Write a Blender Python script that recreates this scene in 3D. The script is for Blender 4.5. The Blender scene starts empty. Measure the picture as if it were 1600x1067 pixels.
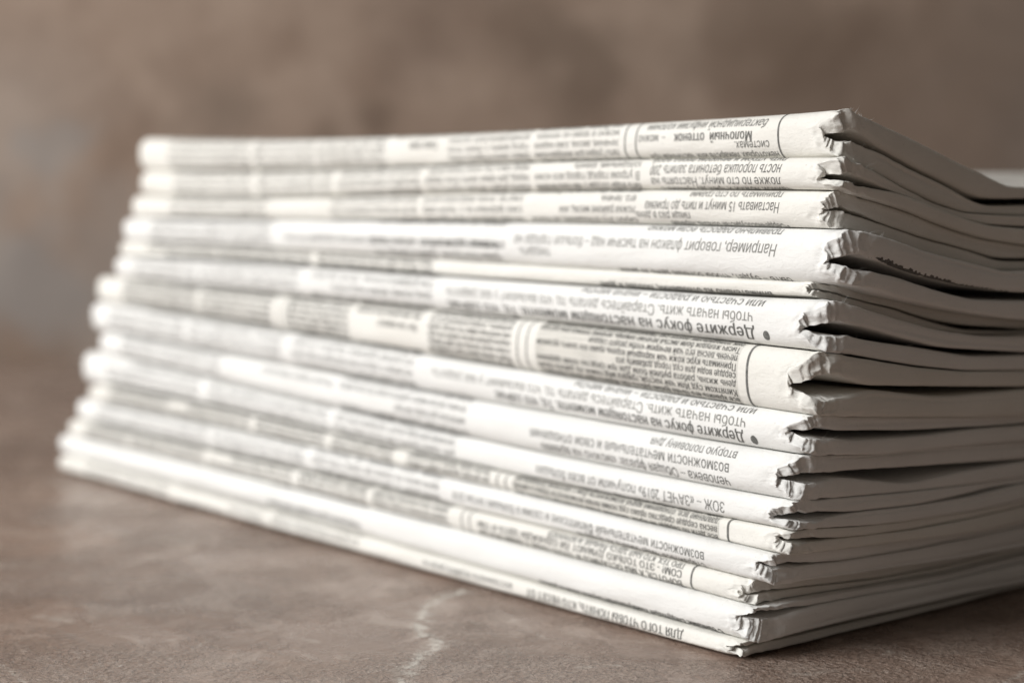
import bpy, bmesh, math, random
import numpy as np
from math import radians, sin, cos, pi
from mathutils import Vector, Matrix, noise as mnoise

random.seed(11)
rng = np.random.default_rng(11)
scene = bpy.context.scene
C = scene.collection

# ------------------------------------------------------------------ camera
PITCH, HEAD, FPX = radians(5.05), radians(40.0), 2737.0      # read off the vanishing points of the stack
FW = np.array([sin(HEAD) * cos(PITCH), cos(HEAD) * cos(PITCH), -sin(PITCH)])
RT = np.array([cos(HEAD), -sin(HEAD), 0.0])
UP = np.cross(RT, FW)


def pix_dir(px, py):
    return FW + RT * (px - 800.0) / FPX - UP * (py - 533.5) / FPX


CAM = -pix_dir(1150, 1030) * 0.345        # the bottom near corner of the stack is the origin, on the table


def hit(px, py, ax, v):
    """point where the ray through a photo pixel meets the plane axis=v"""
    d = pix_dir(px, py)
    return CAM + d * ((v - CAM[ax]) / d[ax])


cam_data = bpy.data.cameras.new('camera')
cam = bpy.data.objects.new('camera', cam_data)
C.objects.link(cam)
m = Matrix(((RT[0], UP[0], -FW[0], CAM[0]), (RT[1], UP[1], -FW[1], CAM[1]), (RT[2], UP[2], -FW[2], CAM[2]), (0, 0, 0, 1)))
cam.matrix_world = m
cam_data.sensor_width = 36.0
cam_data.lens = FPX / 1600.0 * 36.0
cam_data.clip_start = 0.01
cam_data.clip_end = 50.0
cam_data.dof.use_dof = True
cam_data.dof.focus_distance = 0.3395
cam_data.dof.aperture_fstop = 9.0
cam_data.dof.aperture_blades = 0
scene.camera = cam

# ------------------------------------------------------------------ world and lamps
world = bpy.data.worlds.new('World')
scene.world = world
world.use_nodes = True
bg = world.node_tree.nodes['Background']
bg.inputs['Color'].default_value = (1.0, 0.88, 0.77, 1)
bg.inputs['Strength'].default_value = 0.108


def area(name, loc, target, sx, sy, power, col):
    d = bpy.data.lights.new(name, 'AREA')
    d.shape = 'RECTANGLE'
    d.size, d.size_y, d.energy, d.color = sx, sy, power, col
    o = bpy.data.objects.new(name, d)
    C.objects.link(o)
    o.location = loc
    o.rotation_euler = (Vector(target) - Vector(loc)).to_track_quat('-Z', 'Y').to_euler()
    return o


area('softbox_lamp', (-1.18, 0.52, 0.74), (0.05, 0.14, 0.04), 0.9, 0.85, 29.5, (1.0, 0.995, 0.98))

scene.view_settings.view_transform = 'Standard'
scene.view_settings.look = 'None'
scene.view_settings.exposure = 0.0
scene.view_settings.gamma = 1.0
scene.view_settings.use_curve_mapping = False
scene.render.engine = 'CYCLES'
scene.cycles.use_denoising = True
scene.cycles.max_bounces = 10
scene.cycles.diffuse_bounces = 6


# ------------------------------------------------------------------ material helpers
class NT:
    def __init__(self, name):
        self.mat = bpy.data.materials.new(name)
        self.mat.use_nodes = True
        self.t = self.mat.node_tree
        self.bsdf = self.t.nodes['Principled BSDF']

    def n(self, typ, **kw):
        nd = self.t.nodes.new(typ)
        for k, v in kw.items():
            if k.startswith('in_'):
                nd.inputs[k[3:].replace('_', ' ')].default_value = v
            else:
                setattr(nd, k, v)
        return nd

    def l(self, a, b):
        self.t.links.new(a, b)

    def coord(self, sock='Object', scale=(1, 1, 1), rot=(0, 0, 0)):
        tc = self.n('ShaderNodeTexCoord')
        mp = self.n('ShaderNodeMapping')
        mp.inputs['Scale'].default_value = scale
        mp.inputs['Rotation'].default_value = rot
        self.l(tc.outputs[sock], mp.inputs['Vector'])
        return mp.outputs['Vector']

    def noise(self, vec, scale, detail=4, rough=0.55, dist=0.0):
        nd = self.n('ShaderNodeTexNoise')
        nd.inputs['Scale'].default_value = scale
        nd.inputs['Detail'].default_value = detail
        nd.inputs['Roughness'].default_value = rough
        nd.inputs['Distortion'].default_value = dist
        if vec is not None:
            self.l(vec, nd.inputs['Vector'])
        return nd

    def ramp(self, fac, stops):
        r = self.n('ShaderNodeValToRGB')
        e = r.color_ramp.elements
        while len(e) < len(stops):
            e.new(0.5)
        for el, (p, c) in zip(e, stops):
            el.position = p
            el.color = (c, c, c, 1) if not isinstance(c, tuple) else (*c, 1)
        self.l(fac, r.inputs['Fac'])
        return r.outputs['Color']

    def mix(self, fac, a, b, mode='MIX'):
        mx = self.n('ShaderNodeMix', data_type='RGBA', blend_type=mode)
        for s, v in ((mx.inputs['Factor'], fac), (mx.inputs['A'], a), (mx.inputs['B'], b)):
            if hasattr(v, 'is_output'):
                self.l(v, s)
            elif isinstance(v, tuple):
                s.default_value = (*v, 1)
            else:
                s.default_value = v
        return mx.outputs['Result']

    def math(self, op, a, b=None, clamp=False):
        nd = self.n('ShaderNodeMath', operation=op, use_clamp=clamp)
        for i, v in enumerate((a, b)):
            if v is None:
                continue
            if hasattr(v, 'is_output'):
                self.l(v, nd.inputs[i])
            else:
                nd.inputs[i].default_value = v
        return nd.outputs[0]

    def bump(self, h, strength, dist, prev=None):
        b = self.n('ShaderNodeBump')
        b.inputs['Strength'].default_value = strength
        b.inputs['Distance'].default_value = dist
        self.l(h, b.inputs['Height'])
        if prev is not None:
            self.l(prev, b.inputs['Normal'])
        return b.outputs['Normal']


def paper_material(name, base, dark):
    N = NT(name)
    v = N.coord('Object')
    big = N.noise(v, 45, 4, 0.6)
    fine = N.noise(v, 2600, 3, 0.7)
    fac = N.ramp(big.outputs['Fac'], [(0.3, 0.0), (0.75, 1.0)])
    col = N.mix(fac, base, dark)
    spk = N.ramp(N.noise(v, 1500, 2, 0.6).outputs['Fac'], [(0.24, 0.86), (0.36, 1.0)])
    col = N.mix(1.0, col, spk, 'MULTIPLY')
    N.l(col, N.bsdf.inputs['Base Color'])
    N.bsdf.inputs['Roughness'].default_value = 0.86
    N.bsdf.inputs['Specular IOR Level'].default_value = 0.22
    wr = N.noise(N.coord('Object', (60, 90, 240), (0.5, 0.0, 0.3)), 2.4, 5, 0.62, 0.8)
    nb = N.bump(wr.outputs['Fac'], 0.30, 0.0010)
    nb = N.bump(fine.outputs['Fac'], 0.16, 0.00025, nb)
    N.l(nb, N.bsdf.inputs['Normal'])
    return N.mat


PAPER = {
    'ivory': paper_material('ivory_newsprint', (0.80, 0.79, 0.75), (0.75, 0.735, 0.69)),
    'white': paper_material('white_newsprint', (0.82, 0.82, 0.805), (0.77, 0.768, 0.75)),
}


def ink_material(name, c):
    N = NT(name)
    v = N.coord('Object')
    f = N.ramp(N.noise(v, 1400, 3, 0.7).outputs['Fac'], [(0.35, 0.0), (0.7, 1.0)])
    N.l(N.mix(f, c, tuple(min(1, x * 1.9 + 0.03) for x in c)), N.bsdf.inputs['Base Color'])
    N.bsdf.inputs['Roughness'].default_value = 0.8
    N.bsdf.inputs['Specular IOR Level'].default_value = 0.2
    return N.mat


INK = ink_material('black_printing_ink', (0.10, 0.10, 0.095))
INK_COL = ink_material('dense_printing_ink', (0.085, 0.085, 0.08))
INK_SOFT = ink_material('grey_printing_ink', (0.16, 0.16, 0.15))


def tint_material():
    N = NT('halftone_tint')
    v = N.coord('Object')
    vo = N.n('ShaderNodeTexVoronoi')
    vo.inputs['Scale'].default_value = 2200
    vo.inputs['Randomness'].default_value = 0.108
    N.l(v, vo.inputs['Vector'])
    f = N.ramp(vo.outputs['Distance'], [(0.30, 0.0), (0.42, 1.0)])
    N.l(N.mix(f, (0.44, 0.435, 0.405), (0.66, 0.645, 0.60)), N.bsdf.inputs['Base Color'])
    N.bsdf.inputs['Roughness'].default_value = 0.86
    return N.mat


TINT = tint_material()


def vein_mask(N, vec, pts, w0, w1):
    """1 near a chain of points lying on the table plane (metres), fading out over its width"""
    best = None
    for (ax, ay), (bx, by) in zip(pts[:-1], pts[1:]):
        ba = Vector((bx - ax, by - ay, 0))
        pa = N.n('ShaderNodeVectorMath', operation='SUBTRACT')
        N.l(vec, pa.inputs[0])
        pa.inputs[1].default_value = (ax, ay, 0)
        dt = N.n('ShaderNodeVectorMath', operation='DOT_PRODUCT')
        N.l(pa.outputs[0], dt.inputs[0])
        dt.inputs[1].default_value = ba / ba.length_squared
        h = N.math('MAXIMUM', N.math('MINIMUM', dt.outputs['Value'], 1.0), 0.0)
        sc = N.n('ShaderNodeVectorMath', operation='SCALE')
        sc.inputs[0].default_value = ba
        N.l(h, sc.inputs['Scale'])
        ds = N.n('ShaderNodeVectorMath', operation='DISTANCE')
        N.l(pa.outputs[0], ds.inputs[0])
        N.l(sc.outputs[0], ds.inputs[1])
        d = ds.outputs['Value']
        best = d if best is None else N.math('MINIMUM', best, d)
    mr = N.n('ShaderNodeMapRange')
    mr.inputs['From Min'].default_value = w1
    mr.inputs['From Max'].default_value = w0
    mr.inputs['To Min'].default_value = 0
    mr.inputs['To Max'].default_value = 1
    N.l(best, mr.inputs['Value'])
    return mr.outputs['Result']


def table_point(px, py):
    p = hit(px, py, 2, 0.0)
    return (float(p[0]), float(p[1]))


def table_material():
    N = NT('brown_stone')
    v = N.coord('Object')
    flat = N.n('ShaderNodeVectorMath', operation='MULTIPLY')
    N.l(v, flat.inputs[0])
    flat.inputs[1].default_value = (1, 1, 0)
    v = flat.outputs[0]
    n1 = N.noise(v, 16, 6, 0.62, 0.8)
    n2 = N.noise(v, 55, 8, 0.65, 0.9)
    n3 = N.noise(v, 520, 6, 0.62, 0.6)
    n4 = N.noise(v, 1100, 4, 0.6, 0.5)
    c = N.mix(N.ramp(n1.outputs['Fac'], [(0.32, 0.0), (0.7, 1.0)]), (0.208, 0.142, 0.111), (0.345, 0.254, 0.205))
    pat = N.ramp(n2.outputs['Fac'], [(0.50, 0.0), (0.58, 1.0)])
    c = N.mix(N.math('MULTIPLY', pat, 0.62), c, (0.40, 0.315, 0.262))
    zone = N.ramp(N.noise(v, 22, 4, 0.6).outputs['Fac'], [(0.44, 0.12), (0.56, 1.0)])
    speck = N.ramp(n3.outputs['Fac'], [(0.53, 0.0), (0.60, 1.0)])
    c = N.mix(N.math('MULTIPLY', N.math('MULTIPLY', speck, zone), 0.55), c, (0.44, 0.355, 0.30))
    pit = N.ramp(n4.outputs['Fac'], [(0.38, 1.0), (0.47, 0.0)])
    c = N.mix(N.math('MULTIPLY', N.math('MULTIPLY', pit, zone), 0.6), c, (0.085, 0.052, 0.040))
    # pale mineral veins
    wob = N.noise(v, 260, 6, 0.7)
    wv = N.n('ShaderNodeVectorMath', operation='SUBTRACT')
    N.l(wob.outputs['Color'], wv.inputs[0])
    wv.inputs[1].default_value = (0.5, 0.5, 0.5)
    ws = N.n('ShaderNodeVectorMath', operation='SCALE')
    N.l(wv.outputs[0], ws.inputs[0])
    ws.inputs['Scale'].default_value = 0.008
    wa = N.n('ShaderNodeVectorMath', operation='ADD')
    N.l(v, wa.inputs[0])
    N.l(ws.outputs[0], wa.inputs[1])
    wfl = N.n('ShaderNodeVectorMath', operation='MULTIPLY')
    N.l(wa.outputs[0], wfl.inputs[0])
    wfl.inputs[1].default_value = (1, 1, 0)
    pv = wfl.outputs[0]
    T = lambda *ps: [table_point(*p) for p in ps]
    veins = [(T((728, 922), (690, 930), (662, 950), (655, 985), (688, 1000), (655, 1025), (640, 1040), (630, 1062), (600, 1120)), 0.0001, 0.0034, 0.7),
             (T((728, 922), (690, 930), (662, 950), (655, 985), (688, 1000), (655, 1025), (640, 1040), (630, 1062), (600, 1120)), 0.0001, 0.0014, 1.0),
             (T((688, 1000), (700, 1006), (720, 1004)), 0.00005, 0.0007, 0.6),
             (T((-30, 1025), (8, 1040), (35, 1056), (60, 1075)), 0.00005, 0.0006, 0.6),
             (T((133, 1040), (146, 1034), (166, 1034), (158, 1041), (133, 1043)), 0.00005, 0.0006, 0.5),
             (T((190, 1038), (215, 1020)), 0.00003, 0.0005, 0.4),
             (T((1432, 993), (1416, 989), (1424, 985), (1465, 981), (1484, 976), (1490, 970)), 0.0001, 0.0009, 0.22),
             (T((1375, 1025), (1398, 1006)), 0.00005, 0.0007, 0.3),
             (T((1640, 1035), (1590, 1052), (1560, 1068)), 0.00005, 0.0009, 0.45),
             (T((-20, 880), (40, 884), (68, 878)), 0.0001, 0.0022, 0.4),
             (T((30, 803), (85, 797)), 0.0001, 0.004, 0.30),
             (T((60, 960), (110, 968)), 0.00005, 0.0016, 0.35), (T((440, 990), (500, 1000)), 0.00005, 0.0009, 0.35),
             (T((430, 880), (470, 884)), 0.00005, 0.0014, 0.35), (T((300, 1010), (330, 995)), 0.00005, 0.0007, 0.4),
             (T((900, 1040), (960, 1036)), 0.00005, 0.0014, 0.4), (T((1240, 1050), (1300, 1046)), 0.00005, 0.0012, 0.35),
             (T((760, 940), (860, 1002), (900, 1010)), 0.00003, 0.0006, 0.22)]
    br = N.ramp(N.noise(v, 330, 5, 0.7).outputs['Fac'], [(0.42, 0.05), (0.58, 1.0)])
    for pts, w0, w1, amt in veins:
        mk = N.math('MULTIPLY', vein_mask(N, pv, pts, w0, w1), amt)
        mk = N.math('MULTIPLY', mk, br)
        c = N.mix(mk, c, (0.66, 0.62, 0.56))
    vo = N.n('ShaderNodeTexVoronoi', feature='DISTANCE_TO_EDGE')
    vo.inputs['Scale'].default_value = 24
    wd = N.mix(0.16, pv, N.noise(v, 30, 5, 0.6).outputs['Color'])
    N.l(wd, vo.inputs['Vector'])
    ed = N.ramp(vo.outputs['Distance'], [(0.0, 1.0), (0.016, 0.0)])
    msk = N.ramp(N.noise(v, 60, 2, 0.5).outputs['Fac'], [(0.56, 0.0), (0.66, 1.0)])
    c = N.mix(N.math('MULTIPLY', N.math('MULTIPLY', ed, msk), 0.5), c, (0.5, 0.44, 0.38))
    N.l(c, N.bsdf.inputs['Base Color'])
    rr = N.n('ShaderNodeMapRange')
    N.l(n2.outputs['Fac'], rr.inputs['Value'])
    rr.inputs['From Min'].default_value = 0.35
    rr.inputs['From Max'].default_value = 0.65
    rr.inputs['To Min'].default_value = 0.34
    rr.inputs['To Max'].default_value = 0.19
    N.l(rr.outputs['Result'], N.bsdf.inputs['Roughness'])
    N.bsdf.inputs['Specular IOR Level'].default_value = 0.65
    rough_zone = N.ramp(N.noise(v, 22, 4, 0.6).outputs['Fac'], [(0.44, 0.15), (0.56, 1.0)])
    hgt = N.math('MULTIPLY', N.noise(v, 720, 5, 0.65, 0.4).outputs['Fac'], rough_zone)
    nb = N.bump(hgt, 0.9, 0.0015)
    nb = N.bump(pat, 0.2, 0.0004, nb)
    N.l(nb, N.bsdf.inputs['Normal'])
    return N.mat


def wall_material():
    N = NT('mottled_plaster')
    v = N.coord('Object')
    n2 = N.noise(v, 12, 4, 0.6, 0.5)
    c = N.mix(N.ramp(n2.outputs['Fac'], [(0.35, 0.0), (0.66, 1.0)]), (0.225, 0.158, 0.117), (0.355, 0.270, 0.212))
    wn = N.noise(v, 11, 4, 0.6)
    wv = N.n('ShaderNodeVectorMath', operation='SUBTRACT')
    N.l(wn.outputs['Color'], wv.inputs[0])
    wv.inputs[1].default_value = (0.5, 0.5, 0.5)
    ws = N.n('ShaderNodeVectorMath', operation='SCALE')
    N.l(wv.outputs[0], ws.inputs[0])
    ws.inputs['Scale'].default_value = 0.16
    wa = N.n('ShaderNodeVectorMath', operation='ADD')
    N.l(v, wa.inputs[0])
    N.l(ws.outputs[0], wa.inputs[1])
    # blue-grey bare patches and darker smears in the plaster
    for px, py, rad, amt, col in ((40, 440, 0.04, 0.5, (0.245, 0.25, 0.25)), (90, 285, 0.022, 0.45, (0.26, 0.262, 0.26)), (30, 130, 0.05, 0.1, (0.26, 0.25, 0.24)),
                                  (250, 520, 0.05, 0.4, (0.24, 0.24, 0.235)), (-260, 300, 0.09, 0.4, (0.24, 0.24, 0.235)), (1900, 250, 0.12, 0.5, (0.22, 0.22, 0.215)),
                                  (560, 180, 0.028, 0.75, (0.130, 0.088, 0.062)), (320, 180, 0.03, 0.6, (0.145, 0.105, 0.078)), (890, 110, 0.04, 0.7, (0.135, 0.093, 0.066)),
                                  (1240, 60, 0.05, 0.5, (0.14, 0.10, 0.072)), (1500, 130, 0.07, 0.45, (0.13, 0.09, 0.066)), (700, 30, 0.03, 0.4, (0.15, 0.105, 0.08))):
        d = pix_dir(px, py)
        p = CAM + d * (WALL_D / (d[0] * FH.x + d[1] * FH.y))
        ds = N.n('ShaderNodeVectorMath', operation='DISTANCE')
        N.l(wa.outputs[0], ds.inputs[0])
        ds.inputs[1].default_value = tuple(float(q) for q in p)
        mr = N.n('ShaderNodeMapRange', interpolation_type='SMOOTHSTEP')
        mr.inputs['From Min'].default_value = rad * 1.5
        mr.inputs['From Max'].default_value = rad * 0.4
        mr.inputs['To Max'].default_value = amt
        N.l(ds.outputs['Value'], mr.inputs['Value'])
        c = N.mix(mr.outputs['Result'], c, col)
    N.l(c, N.bsdf.inputs['Base Color'])
    N.bsdf.inputs['Roughness'].default_value = 0.8
    nb = N.bump(N.noise(v, 40, 6, 0.6).outputs['Fac'], 0.3, 0.004)
    N.l(nb, N.bsdf.inputs['Normal'])
    return N.mat


# ------------------------------------------------------------------ object helpers
def mesh_obj(name, verts, faces, mat, parent=None, smooth=True):
    me = bpy.data.meshes.new(name)
    me.from_pydata([tuple(v) for v in verts], [], faces)
    me.update()
    if smooth:
        me.polygons.foreach_set('use_smooth', [True] * len(me.polygons))
    me.materials.append(mat)
    o = bpy.data.objects.new(name, me)
    C.objects.link(o)
    if parent is not None:
        o.parent = parent
    return o


# ------------------------------------------------------------------ the setting: table and wall
FH = Vector((sin(HEAD), cos(HEAD), 0))
RH = Vector((cos(HEAD), -sin(HEAD), 0))
CH = Vector((CAM[0], CAM[1], 0))
WALL_D = 0.93


def slab(name, mat, origin, ex, ey, ez, bev):
    bm = bmesh.new()
    bmesh.ops.create_cube(bm, size=1.0)
    for vv in bm.verts:
        vv.co = Vector(origin) + ex * vv.co.x + ey * vv.co.y + ez * vv.co.z
    bmesh.ops.recalc_face_normals(bm, faces=bm.faces)
    bmesh.ops.bevel(bm, geom=bm.edges[:], offset=bev, segments=3, affect='EDGES', profile=0.5)
    me = bpy.data.meshes.new(name)
    bm.to_mesh(me)
    bm.free()
    me.materials.append(mat)
    o = bpy.data.objects.new(name, me)
    C.objects.link(o)
    o['kind'] = 'structure'
    return o


Z = Vector((0, 0, 1))
tab = slab('table_top', table_material(), CH + FH * (WALL_D - 0.82) + Z * -0.0203, RH * 2.4, FH * 1.63, Z * 0.04, 0.004)
wal = slab('wall', wall_material(), CH + FH * (WALL_D + 0.025) + Z * 0.55, RH * 3.2, FH * 0.04, Z * 1.5, 0.004)

# ------------------------------------------------------------------ the stack, measured on the photograph
NP = 15
LIP = [1308, 1312, 1300, 1318, 1272, 1287, 1272, 1262, 1242, 1238, 1232, 1206, 1174, 1176, 1158]
NOTCH = [4.2, 5.5, 3.0, 4.5, 1.8, 6.0, 7.0, 6.0, 5.0, 5.5, 4.0, 4.0, 3.0, 4.5, 3.5]       # mm
LEFT = [217, 219, 203, 191, 186, 177, 150, 142, 154, 127, 137, 118, 104, 90, 91]
MIDR = [200, 267, 326, 400, 451, 502, 594, 678, 744, 800, 843, 882, 920, 968, 1010]
MIDL = [236, 286, 324, 358, 386, 415, 454, 492, 534, 573, 612, 636, 662, 690, 724]

FRONT = [   # px polylines of the boundaries along the folded face: top of 1, 1/2, ... bottom of 15
    [(237, 212), (480, 212), (700, 204), (1000, 186), (1292, 161)],
    [(237, 264), (480, 264), (700, 253), (1000, 246), (1289, 238)],
    [(220, 305), (474, 309), (700, 300), (1000, 296), (1285, 294)],
    [(204, 340), (480, 343), (700, 345), (1000, 349), (1285, 355)],
    [(187, 377), (480, 392), (700, 409), (1000, 422), (1262, 441)],
    [(181, 399), (480, 413), (700, 431), (1000, 447), (1255, 461)],
    [(178, 432), (480, 464), (700, 487), (962, 512), (1225, 541)],
    [(156, 471), (480, 522), (700, 563), (850, 584), (1000, 604), (1255, 647)],
    [(156, 518), (480, 577), (700, 619), (887, 651), (1037, 676), (1225, 708)],
    [(145, 550), (480, 628), (700, 676), (787, 698), (975, 734), (1200, 776)],
    [(142, 600), (480, 668), (600, 697), (787, 738), (975, 777), (1200, 822)],
    [(125, 623), (480, 695), (600, 725), (787, 766), (975, 809), (1200, 864)],
    [(111, 654), (300, 697), (480, 737), (600, 766), (787, 809), (975, 856), (1162, 903)],
    [(97, 678), (300, 725), (480, 768), (600, 800), (787, 846), (975, 894), (1150, 941)],
    [(92, 708), (300, 765), (480, 812), (600, 845), (787, 899), (975, 954), (1144, 996)],
    None]
A4 = lambda pts: [(1250 + x / 4.571, 150 + y / 4.571) for x, y in pts]
B4 = lambda pts: [(1250 + x / 4.571, 340 + y / 4.571) for x, y in pts]
C4 = lambda pts: [(1200 + x / 4.0, 500 + y / 4.0) for x, y in pts]
D4 = lambda pts: [(1150 + x / 3.556, 680 + y / 3.556) for x, y in pts]
SIDE = [    # px polylines of the same boundaries along the right-hand end
    A4([(230, 60), (430, 165), (790, 325), (1110, 490), (1310, 580), (1490, 668), (1600, 672)]),
    A4([(270, 410), (380, 465), (560, 555), (750, 660), (1000, 780), (1200, 842), (1320, 850), (1600, 865)]),
    A4([(250, 672), (480, 752), (740, 835), (900, 905), (1100, 975), (1300, 1030), (1600, 1078)]),
    B4([(260, 75), (480, 105), (700, 170), (900, 245), (1200, 320), (1480, 388), (1600, 388)]),
    B4([(110, 466), (270, 490), (480, 560), (800, 630), (1000, 670), (1300, 715), (1600, 740)]),
    B4([(90, 562), (180, 580), (480, 670), (800, 770), (1000, 820), (1300, 860), (1600, 860)]),
    C4([(180, 175), (400, 205), (600, 240), (900, 290), (1200, 318), (1600, 315)]),
    C4([(200, 585), (500, 598), (900, 600), (1300, 600), (1600, 590)]),
    C4([(180, 830), (600, 825), (900, 795), (1200, 765), (1600, 735)]),
    D4([(300, 370), (600, 345), (900, 320), (1200, 285), (1600, 235)]),
    D4([(300, 525), (700, 500), (1000, 465), (1300, 420), (1600, 355)]),
    D4([(270, 660), (700, 610), (1000, 570), (1300, 540), (1600, 465)]),
    D4([(120, 795), (500, 750), (900, 690), (1200, 650), (1600, 580)]),
    D4([(80, 930), (500, 855), (900, 790), (1200, 740), (1600, 640)]),
    [(1150, 997), (1192, 985), (1255, 970), (1360, 948), (1600, 897)],
    None]
MIDU = [    # lower edge of each upper half
    A4([(230, 190), (520, 345), (820, 510), (1010, 600), (1210, 700), (1330, 735), (1600, 730)]),
    A4([(230, 500), (480, 625), (690, 685), (900, 765), (1100, 845), (1340, 915), (1600, 930)]),
    A4([(220, 765), (480, 868), (700, 955), (900, 1018), (1180, 1090), (1420, 1160), (1600, 1158)]),
    B4([(240, 255), (480, 280), (800, 400), (1150, 485), (1500, 530), (1600, 535)]),
    B4([(110, 500), (480, 600), (700, 650), (900, 718), (1150, 765), (1600, 793)]),
    B4([(40, 742), (400, 765), (700, 850), (1000, 925), (1600, 960)]),
    C4([(210, 330), (290, 410), (700, 408), (1000, 412), (1600, 415)]),
    C4([(250, 690), (500, 690), (900, 690), (1350, 665), (1600, 645)]),
    D4([(250, 258), (600, 195), (1000, 175), (1600, 130)]),
    D4([(250, 435), (600, 430), (1000, 382), (1600, 252)]),
    D4([(280, 570), (480, 578), (1000, 518), (1300, 458), (1600, 385)]),
    D4([(190, 722), (560, 690), (1000, 622), (1600, 492)]),
    D4([(60, 878), (340, 842), (800, 793), (1200, 716), (1600, 610)]),
    D4([(80, 985), (500, 903), (1000, 818), (1600, 692)]),
    [(1150, 1010), (1240, 989), (1360, 962), (1600, 907)]]
MIDLO = [   # upper edge of each lower half
    A4([(240, 240), (520, 380), (820, 545), (1010, 630), (1210, 745), (1320, 790), (1600, 785)]),
    A4([(240, 560), (480, 640), (690, 692), (900, 772), (1100, 852), (1340, 924), (1600, 948)]),
    A4([(220, 778), (480, 876), (700, 962), (900, 1026), (1180, 1100), (1420, 1180), (1600, 1185)]),
    B4([(240, 300), (480, 382), (700, 430), (1000, 530), (1240, 590), (1600, 595)]),
    B4([(110, 506), (480, 606), (700, 665), (900, 736), (1150, 800), (1270, 830), (1600, 812)]),
    B4([(60, 760), (250, 830), (540, 888), (800, 920), (1250, 995), (1600, 985)]),
    C4([(210, 420), (340, 430), (700, 440), (960, 470), (1110, 480), (1600, 432)]),
    C4([(230, 705), (500, 755), (800, 738), (1000, 722), (1350, 675), (1600, 658)]),
    D4([(250, 268), (420, 245), (600, 235), (960, 275), (1250, 205), (1600, 145)]),
    D4([(250, 455), (360, 485), (520, 445), (1000, 388), (1300, 342), (1600, 265)]),
    D4([(280, 592), (480, 584), (1000, 524), (1300, 464), (1600, 392)]),
    D4([(190, 740), (560, 702), (1000, 632), (1600, 500)]),
    D4([(60, 890), (340, 850), (800, 800), (1200, 724), (1600, 616)]),
    D4([(80, 997), (500, 912), (1000, 826), (1600, 700)]),
    [(1150, 1017), (1240, 994), (1360, 966), (1600, 911)]]

# where the folded face of each paper stands (x) at its near and far end, and how long it is (y)
jit = [0.0, -0.6, 0.4, -0.5, 1.6, 0.3, -0.6, 0.4, -0.3, 0.3, 0.6, -0.2, 0.5, -0.4, 0.0]
BN = [0.013 * (14 - i) / 14 + jit[i] * 0.001 for i in range(NP)]
BF = [0.020 * (14 - i) / 14 + jit[(i * 4 + 3) % NP] * 0.001 for i in range(NP)]
YA = [float(hit(LIP[i] - 7, MIDR[i], 0, BN[i])[1]) for i in range(NP)]
YB = [float(hit(LEFT[i] + 4, MIDL[i], 0, BF[i])[1]) for i in range(NP)]


def b_at(i, y):
    f = (y - YA[i]) / (YB[i] - YA[i])
    return BN[i] + (BF[i] - BN[i]) * f


def fit_front(j):
    if FRONT[j] is None:
        return None
    i0, i1 = max(0, j - 1), min(NP - 1, j)
    ys, zs = [], []
    for px, py in FRONT[j]:
        x = 0.5 * (BN[i0] + BN[i1]) + 0.001
        for _ in range(3):
            p = hit(px, py, 0, x)
            f = min(1, max(0, p[1] / 0.29))
            x = 0.5 * (BN[i0] + BN[i1]) * (1 - f) + 0.5 * (BF[i0] + BF[i1]) * f + 0.001
        ys.append(p[1])
        zs.append(p[2])
    return np.polyfit(ys, zs, 3)


TS = np.linspace(0, 0.215, 173)       # depth behind the folded face


def smooth(a, k):
    ker = np.hanning(k + 2)[1:-1]
    ker /= ker.sum()
    return np.convolve(np.pad(a, k // 2, mode='reflect', reflect_type='odd'), ker, mode='valid')


def fit_side(pl, i, k=7):
    ts, zs = [], []
    for px, py in pl:
        p = hit(px, py, 1, YA[i] - 0.0006)
        ts.append(p[0] - BN[i])
        zs.append(p[2])
    ts, zs = np.array(ts), np.array(zs)
    end = ts[-1]
    ts = np.append(ts, [0.13, 0.17, 0.22])
    return ts, zs, end


PF = [fit_front(j) for j in range(NP + 1)]
side_rel = []
for j in range(NP + 1):
    if SIDE[j] is None:
        side_rel.append(np.zeros_like(TS))
        continue
    ts, zs, end = fit_side(SIDE[j], min(j, NP - 1))
    rest = 0.0925 * (NP - j) / NP           # the loose back of the pile settles evenly
    zs = np.append(zs, [0.6 * zs[-1] + 0.4 * rest, 0.3 * zs[-1] + 0.7 * rest, rest])
    z = smooth(np.interp(TS, ts, zs), 5)
    side_rel.append(z - np.interp(0.0, ts, zs))


def zb(j, t, y):
    """height of boundary j at depth t behind the folded face, at y along it"""
    t, y = np.broadcast_arrays(np.asarray(t, float), np.asarray(y, float))
    if PF[j] is None:
        return np.zeros_like(t) + 0.0002
    yc = np.clip(y, -0.012, 0.305)
    f = np.clip((y + 0.004) / 0.075, 0, 1)
    w = 1.0 - 0.36 * f * f * (3 - 2 * f)
    return np.polyval(PF[j], yc) + w * np.interp(t, TS, side_rel[j])


FU, FL = [], []
for i in range(NP):
    out = []
    ztop = zb(i, TS, YA[i])
    zbot = zb(i + 1, TS, YA[i])
    for tab_ in (MIDU, MIDLO):
        ts, zs, end = fit_side(tab_[i], i)
        z = np.interp(TS, ts[:len(zs)], zs)
        fr = (ztop - z) / np.maximum(ztop - zbot, 0.002)
        fr = np.where(TS > end, np.interp(end, TS, fr), fr)
        out.append(smooth(np.clip(fr, 0.22, 0.80), 9))
    lo, hi = out
    c = 0.5 * (lo + hi)
    g = np.clip(hi - lo, 0.03, 0.42)
    FU.append(c - g / 2)
    FL.append(c + g / 2)

NEXP = 2.5
MOUTH = [0.24, 0.34, 0.14, 0.30, 0.12, 0.32, 0.44, 0.30, 0.26, 0.38, 0.24, 0.18, 0.12, 0.24, 0.18]


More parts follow.
